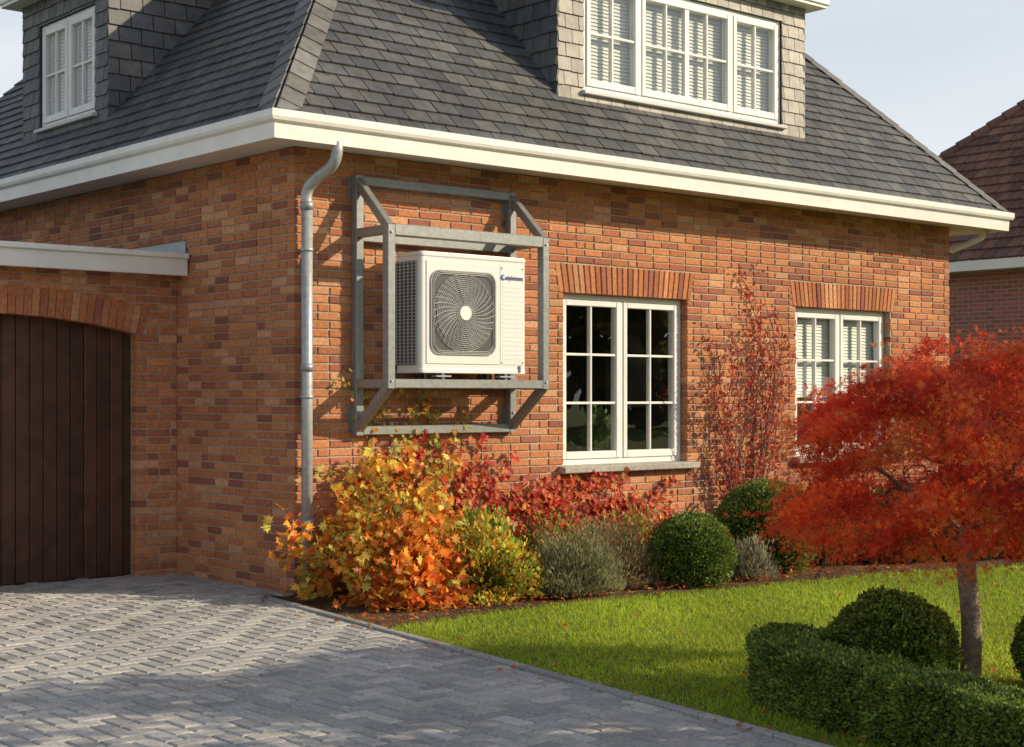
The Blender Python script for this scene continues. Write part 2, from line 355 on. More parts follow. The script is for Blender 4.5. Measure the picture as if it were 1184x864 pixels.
for (a,b) in ((7.2,7.6),(4.36,4.5),(2.6,2.82)):
    n=40
    for i in range(n):
        xa=a+(b-a)*i/n;xb=a+(b-a)*(i+1)/n; ya=.27+.03*math.sin(i*1.1);yb=.27+.03*math.sin((i+1)*1.1)
        cu.add([(xa,ya,.7),(xb,yb,.7),(xb,yb,2.5),(xa,ya,2.5)],[(0,1,2,3)],(.3,.29,.27))
o=cu.obj('curtains',M_int,True);o.parent=house
p=np.array([3.44,.3,1.18])+rng.normal(size=(320,3))*np.array([.09,.05,.11]); o=leaves('houseplant',p,rv(320)+[0,0,.5],rv(320),.07,palette(320,[(.07,.14,.03),(.10,.2,.05)]),T_OV,M_leaf); o.parent=house

# dormers
WT=(.80,.78,.73)
def dormer(tag,m,ua,ub,nf,zt,wu0,wu1,wz0,wz1,cas,rows,pal):
    Um=Vector(m(1,0,0))-Vector(m(0,0,0)); Nm=Vector(m(0,1,0))-Vector(m(0,0,0)); Z=Vector((0,0,1))
    zb=EZ+TS*(EO-nf); h=zt-zb; run=h/TS; b=MB()
    sheet(b,m,ua+.01,ub-.01,zb-.15,zt,[(wu0,wu1,wz0,wz1)],nf-.012,(.04,.04,.045),rev=.1)
    for u in (ua+.01,ub-.01): b.add([m(u,nf-.012,zb-.15),m(u,nf-.012,zt),m(u,nf-run-.1,zt)],[(0,1,2)],(.04,.04,.045))
    b.add([m(ua+.012,nf-.3,zb-.12),m(ub-.012,nf-.3,zb-.12),m(ub-.012,nf-.3-.5,zt-.01),m(ua+.012,nf-.3-.5,zt-.01)],[(0,1,2,3)],(.25,.24,.22))
    o=b.obj(tag+'_shell',M_slate);o.parent=house
    O=Vector(m(ua,nf,zb))
    for (p0,p1,q0,q1) in ((0,wu0-ua,-.02,h),(wu1-ua,ub-ua,-.02,h),(wu0-ua,wu1-ua,wz1-zb,h),(wu0-ua,wu1-ua,-.02,wz0-zb-.03)):
        if p1-p0>.01 and q1-q0>.01: slates(sl,O-Nm*.01,Um,Z,Nm,[(p0,q0),(p1,q0),(p1,q1),(p0,q1)],w=.165,e=.125,pal=pal,th=.013,gap=.006,cut=.003)
    slates(sl,Vector(m(ua+.005,nf,zb)),-Nm,Z,-Um,[(0,0),(run,h),(0,h)],w=.22,e=.145,pal=SL,cut=.004)
    slates(sl,Vector(m(ub-.005,nf,zb)),-Nm,Z,Um,[(0,0),(run,h),(0,h)],w=.22,e=.145,pal=SL,cut=.004)
    c=MB(); ov=.16
    c.box(m,ua-ov,ub+ov,nf-run-.6,nf+ov,zt,zt+.03,WT); c.box(m,ua-ov-.02,ub+ov+.02,nf-run-.6,nf+ov+.02,zt+.03,zt+.13,WT,.006)
    c.box(m,ua-ov-.05,ub+ov+.05,nf-run-.6,nf+ov+.05,zt+.13,zt+.17,WT,.01)
    c.box(m,wu0-.03,wu1+.03,nf-.05,nf+.045,wz0-.035,wz0-.002,(.55,.54,.52),.006)
    o=c.obj(tag+'_cornice',M_paint);o.parent=house
    rf=MB(); rf.box(m,ua-ov,ub+ov,nf-run-.7,nf+ov,zt+.171,zt+.19,(.1,.1,.1)); o=rf.obj(tag+'_roof',M_slate);o.parent=house
    window(tag+'_window',m,wu0,wu1,wz0,wz1,cas,rows,nf-.03,blind=.97)
DP=[(.28,.255,.22),(.31,.28,.24),(.24,.22,.195),(.34,.31,.265),(.26,.245,.225)]
dormer('front_dormer',FM,2.73,6.11,-.05,5.42,3.04,5.76,4.2,5.24,[(2,1),(4,1.85),(2,1)],2,DP)
dormer('side_dormer',LM,2.90,4.72,.08,5.3,3.15,4.35,4.06,5.05,[(2,1),(2,1)],2,SL)
o=sl.obj('roof_slates',M_slate);o.parent=house

# downpipe
dp=MB(); G=(.42,.44,.45)
def bez(pts,n=8):
    out=[];P=[Vector(p) for p in pts]
    for i in range(len(P)-1):
        p0=P[max(i-1,0)];p1=P[i];p2=P[i+1];p3=P[min(i+2,len(P)-1)]
        for k in range(n):
            t=k/n; out.append(.5*((2*p1)+(p2-p0)*t+(2*p0-5*p1+4*p2-p3)*t*t+(-p0+3*p1-3*p2+p3)*t**3))
    out.append(P[-1]); return out
dp.tube(bez([(.10,-.42,3.37),(.10,-.42,3.29),(.095,-.36,3.2),(.075,-.15,3.11),(.06,-.085,3.03),(.06,-.085,2.9)],6),.043,G,14)
dp.tube([(.06,-.085,2.9),(.06,-.085,.02)],.043,G,14)
for z in (2.93,1.72,.55): dp.tube([(.06,-.085,z-.03),(.06,-.085,z+.03)],.05,(.33,.35,.36),14)
for z in (2.6,1.5,.35): dp.box(WM,.045,.075,-.04,.01,z-.012,z+.012,G); dp.tube([(.06,-.085,z-.012),(.06,-.085,z+.012)],.0485,G,14)
o=dp.obj('downpipe',M_metal,True);o.parent=house
dp=MB(); dp.tube(bez([(W+.36,-.2,3.37),(W+.35,-.15,3.27),(W+.2,.1,3.15),(W+.06,.3,3.0),(W+.06,.3,0)],5),.035,(.7,.69,.66),10); o=dp.obj('downpipe_side',M_paint,True);o.parent=house

# ---------------------------------------------------------------- AC bracket frame
fm=MB(); FG=(.25,.26,.255); t=.036
xa,xb=.55,2.11; zt,zb_,ft,fb,e=3.17,1.24,2.76,1.60,.45
def beam(p,q,w=t,col=FG,w2=None):
    p,q=Vector(p),Vector(q);d=(q-p).normalized();a=Vector((1,0,0)) if abs(d.x)<.9 else Vector((0,1,0)); a=(a-d*a.dot(d)).normalized();b=d.cross(a);w2=w2 or w
    vs=[];bv=.006
    pr=[(-w+bv,-w2),(w-bv,-w2),(w,-w2+bv),(w,w2-bv),(w-bv,w2),(-w+bv,w2),(-w,w2-bv),(-w,-w2+bv)]
    for c in (p,q): vs+=[c+a*x_+b*y_ for x_,y_ in pr]
    fm.add(vs,[(k,(k+1)%8,8+(k+1)%8,8+k) for k in range(8)]+[tuple(range(8)),tuple(range(8,16))],col)
yb=-.042;yf=-e
for x in (xa,xb):
    beam((x,yb,zb_-t),(x,yb,zt+t))
    beam((x,yf,fb-t),(x,yf,ft+t))
    beam((x,yb-t,ft),(x,yf+t,ft),t*.96); beam((x,yb-t,fb),(x,yf+t,fb),t*.96)
    beam((x,yb-.01,zt-.01),(x,yf+.0,ft+.02),t*.92); beam((x,yb-.01,zb_+.01),(x,yf,fb-.02),t*.92)
    for z in (zt-.1,zt-.02,zb_+.05,zb_+.13): fm.tube([(x,yb-t,z),(x,yb-t-.012,z)],.012,(.4,.4,.4),6)
    for z in (ft-.02,fb+.02): fm.tube([(x,yf-t,z),(x,yf-t-.010,z)],.011,(.4,.4,.4),6)
for z in (zt,zb_): beam((xa+t,yb,z),(xb-t,yb,z),t*.97)
beam((xa+t,yf,ft),(xb-t,yf,ft),t*.97,w2=.045); beam((xa+t,yf,fb),(xb-t,yf,fb),t*.97)
beam((xa+t,yb,ft-.03),(xb-t,yb,ft-.03),t*.9); beam((xa+t,yb,fb),(xb-t,yb,fb),t*.95)
for x in (1.08,1.72): beam((x,yb-t,fb+.006),(x,yf+t,fb+.006),.03)
for x in (xa,xb):
    for z in (zt-.06,zb_+.09): fm.box(WM,x-.06,x+.06,-.008,-.002,z-.09,z+.09,FG)
o=fm.obj('bracket_tubes',M_metal); g=group('steel_wall_bracket_frame',[o])

# ---------------------------------------------------------------- AC unit
ac=MB(); AX0,AX1,AY0,AY1,AZ0,AZ1=.865,1.94,-.43,-.11,1.685,2.62; AW=(.74,.735,.71)
fcx,fcz,fr_=1.28,2.155,.30
def rounded(x0,x1,y0,y1,r,n=5):
    pts=[]
    for cx,cy,a0 in ((x1-r,y1-r,0),(x0+r,y1-r,90),(x0+r,y0+r,180),(x1-r,y0+r,270)):
        for k in range(n+1):
            a=math.radians(a0+90*k/n); pts.append((cx+r*math.cos(a),cy+r*math.sin(a)))
    return pts
out=rounded(AX0,AX1,AY0,AY1,.03)
def prism(mb,pts,z0,z1,col,b=.006):
    n=len(pts);cx=sum(p[0] for p in pts)/n;cy=sum(p[1] for p in pts)/n; vs=[]
    for z,s in ((z0,1-b*2),(z0+b,1),(z1-b,1),(z1,1-b*2)): vs+=[(cx+(p[0]-cx)*s,cy+(p[1]-cy)*s,z) for p in pts]
    fs=[(k*n+i,k*n+(i+1)%n,(k+1)*n+(i+1)%n,(k+1)*n+i) for k in range(3) for i in range(n)]+[tuple(range(n))[::-1],tuple(3*n+i for i in range(n))]
    mb.add(vs,fs,col)
prism(ac,out,AZ0+.03,AZ1-.035,AW,.002)
prism(ac,rounded(AX0-.006,AX1+.006,AY0-.006,AY1+.006,.034),AZ1-.036,AZ1,AW,.007)
prism(ac,rounded(AX0-.004,AX1+.004,AY0-.004,AY1+.004,.033),AZ0,AZ0+.034,AW,.004)
ac.box(FM,AX0+.05,1.655,.425,.437,AZ0+.07,AZ1-.07,AW,.004)
ac.box(FM,1.662,AX1-.03,.425,.434,AZ0+.07,AZ1-.07,AW,.003)
for i in range(17):
    z=AZ0+.11+i*.036; ac.box(FM,1.685,AX1-.04,.43,.4355,z,z+.026,AW,.003)
ac.box(FM,1.86,1.875,.43,.445,1.70,1.75,(.3,.3,.3))
for x in (1.68,1.9):
    for z in (AZ0+.09,AZ1-.09): ac.tube([FM(x,.43,z),FM(x,.438,z)],.008,(.4,.4,.4),8)
o1=ac.obj('casing',M_plastic)
gd=MB()
pts=rounded(fcx-.318,fcx+.318,fcz-.318,fcz+.318,.08,6); n=len(pts)
gd.add([FM(p[0],.4385,p[1]) for p in pts],[tuple(range(n))],(.075,.078,.08))
pin=rounded(fcx-.328,fcx+.328,fcz-.328,fcz+.328,.088,6)
gd.add([FM(p[0],.438,p[1]) for p in pin]+[FM(p[0],.448,p[1]) for p in pin]+[FM(p[0],.448,p[1]) for p in pts],[(i,(i+1)%n,n+(i+1)%n,n+i) for i in range(n)]+[(n+i,n+(i+1)%n,2*n+(i+1)%n,2*n+i) for i in range(n)],(.3,.3,.3))
for b in range(3):
    for k in range(8):
        vs=[]
        for kk in (k,k+1):
            a=b*2.094+kk*.17
            for r_ in (.06,.27): vs.append(FM(fcx+r_*math.cos(a+ (.5 if r_>.1 else 0)),.440+.006*kk/8,fcz+r_*math.sin(a+(.5 if r_>.1 else 0))))
        gd.add([vs[0],vs[2],vs[3],vs[1]],[(0,1,2,3)],(.13,.135,.14))
o2=gd.obj('fan_and_recess',M_plastic)
gg=MB(); GC=(.62,.61,.58)
for k in range(17):
    r_=.05+k*.0158; gg.tube([FM(fcx+r_*math.cos(2*math.pi*i/40),.462-.012*(r_/.3)**2,fcz+r_*math.sin(2*math.pi*i/40)) for i in range(41)],.002,GC,4,False)
for k in range(36):
    a=2*math.pi*k/36; gg.tube([FM(fcx+r_*math.cos(a+r_*1.6),.464-.012*(r_/.3)**2,fcz+r_*math.sin(a+r_*1.6)) for r_ in np.linspace(.045,.308,7)],.0022,GC,4,False)
for s in (.30,.312):
    pp=rounded(fcx-s,fcx+s,fcz-s,fcz+s,.09,5); gg.tube([FM(p[0],.452,p[1]) for p in pp+pp[:1]],.0026,GC,4,False)
gg.tube([FM(fcx,.45,fcz),FM(fcx,.470,fcz)],.056,(.78,.77,.73),24)
o3=gg.obj('fan_guard',M_plastic)
sd=MB(); SM=lambda u,n,z:(AX0-n,u,z)
sd.box(SM,AY0+.045,AY1-.02,.0,.003,AZ0+.06,AZ1-.07,(.05,.052,.055))
z=AZ0+.07
while z<AZ1-.08: sd.box(SM,AY0+.045,AY1-.02,.002,.012,z,z+.007,(.4,.4,.39)); z+=.026
for k in range(6):
    u=AY0+.045+k*(.255/5); sd.box(SM,u-.004,u+.004,.002,.014,AZ0+.06,AZ1-.07,(.4,.4,.39))
o4=sd.obj('side_coil_grille',M_plastic)
ft_=MB()
for x in (1.08,1.72):
    for y in (AY0+.05,AY1-.05): ft_.box(WM,x-.05,x+.05,y-.03,y+.03,fb+.04,AZ0+.001,(.05,.05,.05)); ft_.tube([(x,y-.05,fb+.03),(x,y-.05,AZ0+.0)],.012,(.3,.3,.3),8)
    ft_.box(WM,x-.07,x+.07,AY0-.02,AY0+.05,fb+.055,fb+.066,(.4,.4,.4))
ft_.tube(bez([(AX1-.02,-.2,1.85),(AX1+.06,-.2,1.83),(AX1+.07,-.15,1.7),(AX1+.02,-.06,1.62),(AX1-.1,.02,1.6)],5),.016,(.12,.12,.12),8)
o5=ft_.obj('rubber_feet_and_pipes',M_plastic)
tx=bpy.data.curves.new('logo','FONT'); tx.body='eigintees'; tx.size=.054; tx.extrude=.0006; tx.offset=.001; lo=link(bpy.data.objects.new('logo',tx)); lo.location=(1.712,-.4368,2.437); lo.rotation_euler=(math.pi/2,0,0)
t_=NT('logo_blue'); b=t_.n('ShaderNodeBsdfPrincipled'); b.inputs['Base Color'].default_value=(.015,.04,.25,1); t_.l(b.outputs[0],t_.out.inputs[0]); tx.materials.append(t_.m)
lm=MB(); lm.tube([FM(1.69,.434,2.455),FM(1.69,.4375,2.455)],.024,(.02,.08,.4),16); lm.tube([FM(1.698,.4365,2.458),FM(1.698,.4382,2.458)],.013,(.7,.7,.7),12); o6=lm.obj('logo_mark',M_plastic)
group('air_conditioner',[o1,o2,o3,o4,o5,o6,lo])

# ---------------------------------------------------------------- ground
def dx(y): return -.27+.143*y
EDGE=[(-1,-1.75),(-.3,-1.72),(.6,-1.62),(1.5,-1.62),(2.4,-1.72),(3.3,-1.85),(4.5,-1.95),(6.2,-2.45),(8,-2.7),(12,-2.9),(30,-3)]
def ey(x): return np.interp(x,[p[0] for p in EDGE],[p[1] for p in EDGE])
def mat_ground():
    t=NT('ground_grass'); b=t.n('ShaderNodeBsdfPrincipled'); b.inputs['Roughness'].default_value=.95; b.inputs['Specular IOR Level'].default_value=.1
    tc=t.n('ShaderNodeTexCoord'); n=t.n('ShaderNodeTexNoise'); n.inputs['Scale'].default_value=6; n.inputs['Detail'].default_value=8; t.l(tc.outputs['Object'],n.inputs['Vector'])
    r=t.n('ShaderNodeValToRGB'); r.color_ramp.elements[0].position=.3; r.color_ramp.elements[0].color=(.08,.11,.018,1); r.color_ramp.elements[1].position=.7; r.color_ramp.elements[1].color=(.17,.21,.03,1)
    t.l(n.outputs['Fac'],r.inputs[0]); t.l(r.outputs[0],b.inputs['Base Color']); t.l(b.outputs[0],t.out.inputs[0]); return t.m
g=MB(); g.add([(600*math.cos(2*math.pi*k/48),600*math.sin(2*math.pi*k/48),0) for k in range(48)],[tuple(range(48))],(1,1,1)); g.obj('ground',mat_ground())
so=MB()
xs=np.linspace(-.6,14,60)
for a,b in zip(xs,xs[1:]): so.add([(a,ey(a),.004),(b,ey(b),.004),(b,.3,.004),(a,.3,.004)],[(0,1,2,3)],(.13,.085,.05))
so.obj('soil_bed',M_soil)
dv=MB(); dv.add([(-11,-13,.008),(dx(-13),-13,.008),(dx(0),-.0,.008),(.0,.0,.008),(0,1.99,.008),(-11,1.99,.008)],[(0,1,2,3,4,5)],(.10,.09,.075))
d1=dv.obj('joint_sand',M_soil)
pv=MB(); pw=.105
PVC=[(.40,.385,.355),(.36,.35,.335),(.44,.42,.385),(.32,.315,.305),(.38,.365,.34)]
for i in range(-100,3):
    for j in range(-125,20):
        s=(i-j)%4
        if s==0: a,b,c,d=i,j,i+2,j+1
        elif s==3: a,b,c,d=i,j,i+1,j+2
        else: continue
        G_=.005; pl=[(a*pw+G_,b*pw+G_),(c*pw-G_,b*pw+G_),(c*pw-G_,d*pw-G_),(a*pw+G_,d*pw-G_)]
        cyy=(b+d)/2*pw
        if cyy>1.92: continue
        if cyy>-.0: pl=clip(pl,(-.004,-1),(-.004,1))
        else: pl=clip(pl,(dx(-13)-.06,-13),(dx(0)-.06,0))
        if len(pl)<3: continue
        n=len(pl); cx=sum(p[0] for p in pl)/n; cy=sum(p[1] for p in pl)/n
        zt_=.026+random.uniform(-.0018,.0018); tx_,ty_=random.uniform(-.014,.014),random.uniform(-.014,.014)
        bb=.008; ins=[]
        for p in pl:
            ddx,ddy=cx-p[0],cy-p[1]; ins.append((p[0]+bb*(1 if ddx>0 else -1)*min(1,abs(ddx)*30),p[1]+bb*(1 if ddy>0 else -1)*min(1,abs(ddy)*30)))
        f=random.uniform(.86,1.14); col=tuple(k_*f for k_ in random.choice(PVC))
        H_=lambda p,z:z+tx_*(p[0]-cx)+ty_*(p[1]-cy)
        vs=[(p[0],p[1],.006) for p in pl]+[(p[0],p[1],H_(p,zt_-.007)) for p in pl]+[(p[0],p[1],H_(p,zt_)) for p in ins]
        fs=[tuple(2*n+k for k in range(n))]+[(k,(k+1)%n,n+(k+1)%n,n+k) for k in range(n)]+[(n+k,n+(k+1)%n,2*n+(k+1)%n,2*n+k) for k in range(n)]
        pv.add(vs,fs,col)
d2=pv.obj('paving_blocks',M_paver)
group('driveway',[d1,d2])
kb=MB(); y=-.02
while y>-13:
    y2=y-.5; vs=[]
    for z,i_ in ((.0,0),(.034,0),(.04,.006)):
        vs+=[(dx(y)-.055+i_,y-.003,z),(dx(y)+.01-i_,y-.003,z),(dx(y2)+.01-i_,y2+.003,z),(dx(y2)-.055+i_,y2+.003,z)]
    f=random.uniform(.88,1.1); kb.add(vs,[(8,9,10,11)]+[(a*4+k,a*4+(k+1)%4,a*4+4+(k+1)%4,a*4+4+k) for a in (0,1) for k in range(4)],(.34*f,.33*f,.31*f)); y=y2
kb.obj('kerb',M_paver)
# lawn
N=240000; X=rng.uniform(-2,9.0,N); Y=rng.uniform(-8.5,-1.5,N)
near=rng.uniform(size=N)<np.clip(1.3-.09*np.hypot(X+6.3,Y+9.8)+.55,.25,1)
ok=(Y<ey(X)+.03*np.sin(X*23)+.03*rng.normal(size=N))&(X>dx(Y)+.02)&near; X,Y=X[ok],Y[ok]; N=len(X)
P=np.c_[X,Y,np.zeros(N)]; pt=nz(P,.8,3.3)
h=rng.uniform(.02,.045,N)*(1+.3*pt)
dr=np.c_[rng.normal(size=(N,2))*.6,np.ones(N)]
cg=palette(N,[(.33,.42,.03),(.26,.37,.03),(.40,.46,.05),(.42,.40,.10),(.17,.25,.02)],[4,4,3,.8,1],.2)*(1+.4*pt[:,None])
leaves('lawn',P,dr,rv(N),h,np.clip(cg,0,1),T_BLADE,M_grass,widths=rng.uniform(.005,.009,N))
def fallen(N,xy,zb):
    P=np.c_[xy,np.full(N,zb)+rng.uniform(0,.012,N)]; d=np.c_[rng.normal(size=(N,2)),rng.normal(size=N)*.15]; n=np.c_[rng.normal(size=(N,2))*.3,np.ones(N)]
    return P,d,n
A=[]
xs_=rng.uniform(-.5,5,700); A.append(np.c_[xs_,ey(xs_)+rng.normal(size=700)*.14+.16])
a_=rng.uniform(-10,0,150); A.append(np.c_[dx(a_)+rng.normal(size=150)*.10,a_])
A.append(np.c_[rng.uniform(-1,6,150),rng.uniform(-7,-1.8,150)])
A.append(np.c_[.6+rng.normal(size=90)*.8,-5.0+rng.normal(size=90)*.8])
xy=np.concatenate(A); xy=xy[(xy[:,1]<-.05)|(xy[:,0]<-.05)]; n=len(xy)
P,d,nn=fallen(n,xy,.036)
leaves('fallen_leaves',P,d,nn,rng.uniform(.016,.042,n),palette(n,[(.45,.13,.03),(.5,.07,.02),(.5,.28,.05),(.25,.1,.03)]),T_LOB,M_leaf)

# ---------------------------------------------------------------- plants
def core_blob(c,r,col,seed=0,amp=.12):
    mb=MB(); n=16;m=24;vs=[]
    for i in range(n+1):
        for j in range(m):
            th=math.pi*i/n;ph=2*math.pi*j/m; d=Vector((math.sin(th)*math.cos(ph),math.sin(th)*math.sin(ph),math.cos(th)))
            k=1+amp*mnoise.noise(d*2.5+Vector((seed,0,0))); vs.append((c[0]+d.x*r[0]*k,c[1]+d.y*r[1]*k,max(.0,c[2]+d.z*r[2]*k)))
    mb.add(vs,[(i*m+j,i*m+(j+1)%m,(i+1)*m+(j+1)%m,(i+1)*m+j) for i in range(n) for j in range(m)],col); return mb
BX=[(.10,.155,.025),(.13,.20,.03),(.19,.26,.04),(.065,.105,.02),(.25,.30,.05)]
def box_ball(c,r,N=16000,pal=BX,size=.02,name='boxwood_ball',lump=.08,w=None):
    c=np.array(c);r=np.array(r if hasattr(r,'__len__') else (r,r,r)); sd=random.uniform(0,50)
    d=rv(N); k=1+lump*nz(d,2.2,sd)+.08*nz(d,7,sd+3)
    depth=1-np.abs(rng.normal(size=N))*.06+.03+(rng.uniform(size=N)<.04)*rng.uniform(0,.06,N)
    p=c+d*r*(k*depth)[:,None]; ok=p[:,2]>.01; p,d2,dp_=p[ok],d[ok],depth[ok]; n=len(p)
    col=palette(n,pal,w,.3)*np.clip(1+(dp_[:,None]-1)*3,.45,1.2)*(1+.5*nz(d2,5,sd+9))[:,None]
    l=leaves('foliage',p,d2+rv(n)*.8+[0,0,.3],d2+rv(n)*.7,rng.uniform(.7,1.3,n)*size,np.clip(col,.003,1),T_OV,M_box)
    cb=core_blob(c,r*.86,(.02,.032,.01),sd).obj('dark_core',M_bark,True); return group(name,[l,cb])  # dark green core mesh added inside the leaf shell, not modelled twigs
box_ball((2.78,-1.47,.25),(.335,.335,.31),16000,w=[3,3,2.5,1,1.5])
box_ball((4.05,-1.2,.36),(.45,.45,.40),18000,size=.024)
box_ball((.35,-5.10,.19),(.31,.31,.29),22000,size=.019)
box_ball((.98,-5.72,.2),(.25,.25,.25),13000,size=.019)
for (x,y,r,h) in ((4.85,-1.1,.42,.42),(5.5,-1.45,.4,.32),(6.2,-1.7,.45,.34),(7.0,-1.95,.5,.36),(7.9,-2.1,.5,.4),(8.8,-2.2,.55,.45),(6.6,-.7,.5,.55),(8.0,-.8,.5,.6)):
    box_ball((x,y,h*.5),(r,r*.8,h*.62),5000,pal=[(.035,.07,.018),(.055,.1,.025),(.08,.12,.03)],size=.036,name='evergreen_shrub',lump=.35)
# hedge
path=[Vector((.14,-4.80,0)),Vector((-.15,-4.82,0)),Vector((-.34,-4.93,0)),Vector((-.46,-5.16,0)),Vector((-.62,-5.7,0)),Vector((-.88,-6.9,0)),Vector((-1.08,-8.2,0))]
pp=bez([tuple(p) for p in path],6); L=[0]
for a,b in zip(pp,pp[1:]): L.append(L[-1]+(b-a).length)
def hp(s):
    i=min(max(int(np.searchsorted(L,s))-1,0),len(pp)-2); f=(s-L[i])/(L[i+1]-L[i]); t=(pp[i+1]-pp[i]).normalized(); return pp[i].lerp(pp[i+1],f),t
HN=70000; hw,hh=.145,.30; P=[];Nn=[]
for k in range(HN):
    s=random.uniform(-.06,L[-1]) ; s=max(s,0); p,t=hp(s); si=Vector((t.y,-t.x,0)); v=random.uniform(0,2*hh+2*hw)
    if v<hh: q_=si*hw+Vector((0,0,v)); n=si
    elif v<2*hh: q_=-si*hw+Vector((0,0,v-hh)); n=-si
    else: q_=si*(v-2*hh-hw)+Vector((0,0,hh)); n=Vector((0,0,1))
    if s==0: q_=si*random.uniform(-hw,hw)+Vector((0,0,random.uniform(0,hh))); n=-t
    r_=mnoise.noise(Vector((p+q_)*9))*.028+mnoise.noise(Vector((p+q_)*3))*.028-abs(random.gauss(0,.014))+.006+(random.random()<.04)*random.uniform(0,.03)
    w_=p+q_+n*r_; P.append(w_); Nn.append(n)
P=np.array(P);Nn=np.array([tuple(n) for n in Nn]); n=len(P)
col=palette(n,BX,[2,3,3,1,2],.3)*(1+.45*nz(P,6,2))[:,None]
l=leaves('foliage',P,Nn+rv(n)*.8+[0,0,.3],Nn+rv(n)*.7,rng.uniform(.7,1.3,n)*.019,np.clip(col,.003,1),T_OV,M_box)
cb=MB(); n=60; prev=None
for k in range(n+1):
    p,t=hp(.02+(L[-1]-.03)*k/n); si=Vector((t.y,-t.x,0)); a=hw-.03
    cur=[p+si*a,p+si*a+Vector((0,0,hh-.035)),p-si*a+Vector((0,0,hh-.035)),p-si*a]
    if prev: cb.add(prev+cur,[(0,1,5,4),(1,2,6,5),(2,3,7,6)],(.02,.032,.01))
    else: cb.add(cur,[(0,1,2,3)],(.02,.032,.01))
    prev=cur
group('box_hedge',[l,cb.obj('dark_core',M_bark)])  # hedge core is an added dark green filler body under the leaves

def shrub(name,c,r,h,nst,pal,w,N,size,tmpl,up=.5,lump=.3,stemcol=(.12,.07,.04),clumpy=.09,nclump=60):
    c=np.array(c);sd=random.uniform(0,50); st=MB()
    dd=rv(nclump); dd[:,2]=np.abs(dd[:,2]); k=rng.uniform(.45,1,nclump)**.6*(1+lump*nz(dd,2,sd))
    cc=c+dd*np.array([r[0],r[1],h])*k[:,None]
    for i in range(min(nst,nclump)):
        e_=Vector(cc[i]); b_=Vector((c[0]+random.gauss(0,.06),c[1]+random.gauss(0,.06),0)); m_=(b_+e_)/2+Vector((random.gauss(0,.04),random.gauss(0,.04),.08))
        st.tube(bez([b_,m_,e_],4),list(np.linspace(.008,.002,9)),stemcol,4,False)
    i=rng.integers(0,nclump,N); p=cc[i]+rng.normal(size=(N,3))*clumpy; p[:,2]=np.maximum(p[:,2],.02+rng.uniform(0,.05,N)); p[:,1]=np.minimum(p[:,1],-.02)
    od=unit(p-c); tint=(1+.35*rng.normal(size=nclump))[i]; col=palette(N,pal,w,.3)*np.clip(tint,.5,1.5)[:,None]
    l=leaves('foliage',p,od+rv(N)*.9+[0,0,up],rv(N)*.8+[0,-.4,.6],rng.uniform(.6,1.3,N)*size,np.clip(col,0,1),tmpl,M_leaf)
    return group(name,[l,st.obj('stems',M_bark)])
OR=[(.66,.28,.04),(.62,.42,.07),(.66,.18,.03),(.56,.48,.09),(.36,.36,.08),(.45,.09,.02)]
shrub('autumn_creeper_shrub',(.52,-.42,.0),(.62,.5),.95,60,OR,[4,4,2,3,1.5,1],3000,.062,T_LOB,up=-.2,nclump=70,lump=.55,clumpy=.07)
shrub('autumn_creeper_shrub',(.35,-.95,.0),(.42,.35),.48,30,OR,[4,1,5,1,.5,3],2200,.062,T_LOB,up=-.2,nclump=40,lump=.4,clumpy=.08)
shrub('autumn_creeper_shrub',(.85,-.25,.05),(.48,.2),.98,40,OR,[3,3,2,3,1,.7],1500,.06,T_LOB,up=-.1,nclump=40,lump=.5,clumpy=.07)
shrub('spirea_shrub',(1.0,-1.12,.0),(.40,.36),.50,50,[(.55,.44,.05),(.36,.38,.05),(.6,.33,.05),(.2,.28,.04),(.55,.17,.03)],[4,3,2,3,1],6500,.042,T_OV,nclump=90,clumpy=.05)
shrub('lavender_shrub',(1.68,-1.22,.0),(.42,.36),.45,120,[(.2,.22,.1),(.28,.27,.15),(.15,.17,.07),(.33,.25,.14)],[3,3,2,1],12000,.045,T_THIN,up=1.2,nclump=140,clumpy=.045,lump=.25)
shrub('heather_shrub',(2.27,-1.15,.0),(.36,.33),.46,90,[(.34,.24,.13),(.22,.2,.09),(.4,.24,.16),(.19,.19,.08)],[3,3,2,2],9000,.04,T_THIN,up=1.,nclump=120,clumpy=.045,lump=.25)
shrub('lavender_shrub',(3.42,-1.5,.0),(.2,.2),.38,60,[(.2,.21,.12),(.3,.26,.18)],None,2600,.045,T_THIN,up=1.3,nclump=50,clumpy=.035,lump=.2)
shrub('spirea_shrub',(1.3,-.5,.0),(.4,.3),.55,50,[(.15,.24,.04),(.25,.3,.05),(.38,.36,.06)],None,3000,.05,T_OV,nclump=60,clumpy=.06)

def creeper(name,strands,pal,w,lsize,dens):
    st=MB();P=[]
    for s in strands:
        pts=bez([(x,-.015-random.uniform(0,.015),z) for x,z in s],6); st.tube(pts,list(np.linspace(.006,.002,len(pts))),(.13,.07,.045),4,False)
        for a,b in zip(pts,pts[1:]):
            for _ in range(int((b-a).length*dens)+1): P.append(tuple(a.lerp(b,random.random())+Vector((random.gauss(0,.045),-abs(random.gauss(.02,.03)),random.gauss(0,.045)))))
    P=np.array(P);N=len(P); P[:,1]=np.minimum(P[:,1],-.015)
    d=np.c_[rng.normal(size=N)*.8,-np.abs(rng.normal(size=N))*.5,-np.abs(rng.normal(size=N))]; nn=np.c_[rng.normal(size=N)*.4,-np.ones(N),rng.normal(size=N)*.4+.3]
    l=leaves('foliage',P,d,nn,rng.uniform(.6,1.2,N)*lsize,palette(N,pal,w,.3),T_LOB,M_leaf); return group(name,[l,st.obj('stems',M_bark)])
RD=[(.52,.055,.028),(.58,.14,.04),(.4,.035,.02),(.58,.28,.06),(.28,.03,.02)]
S=[]
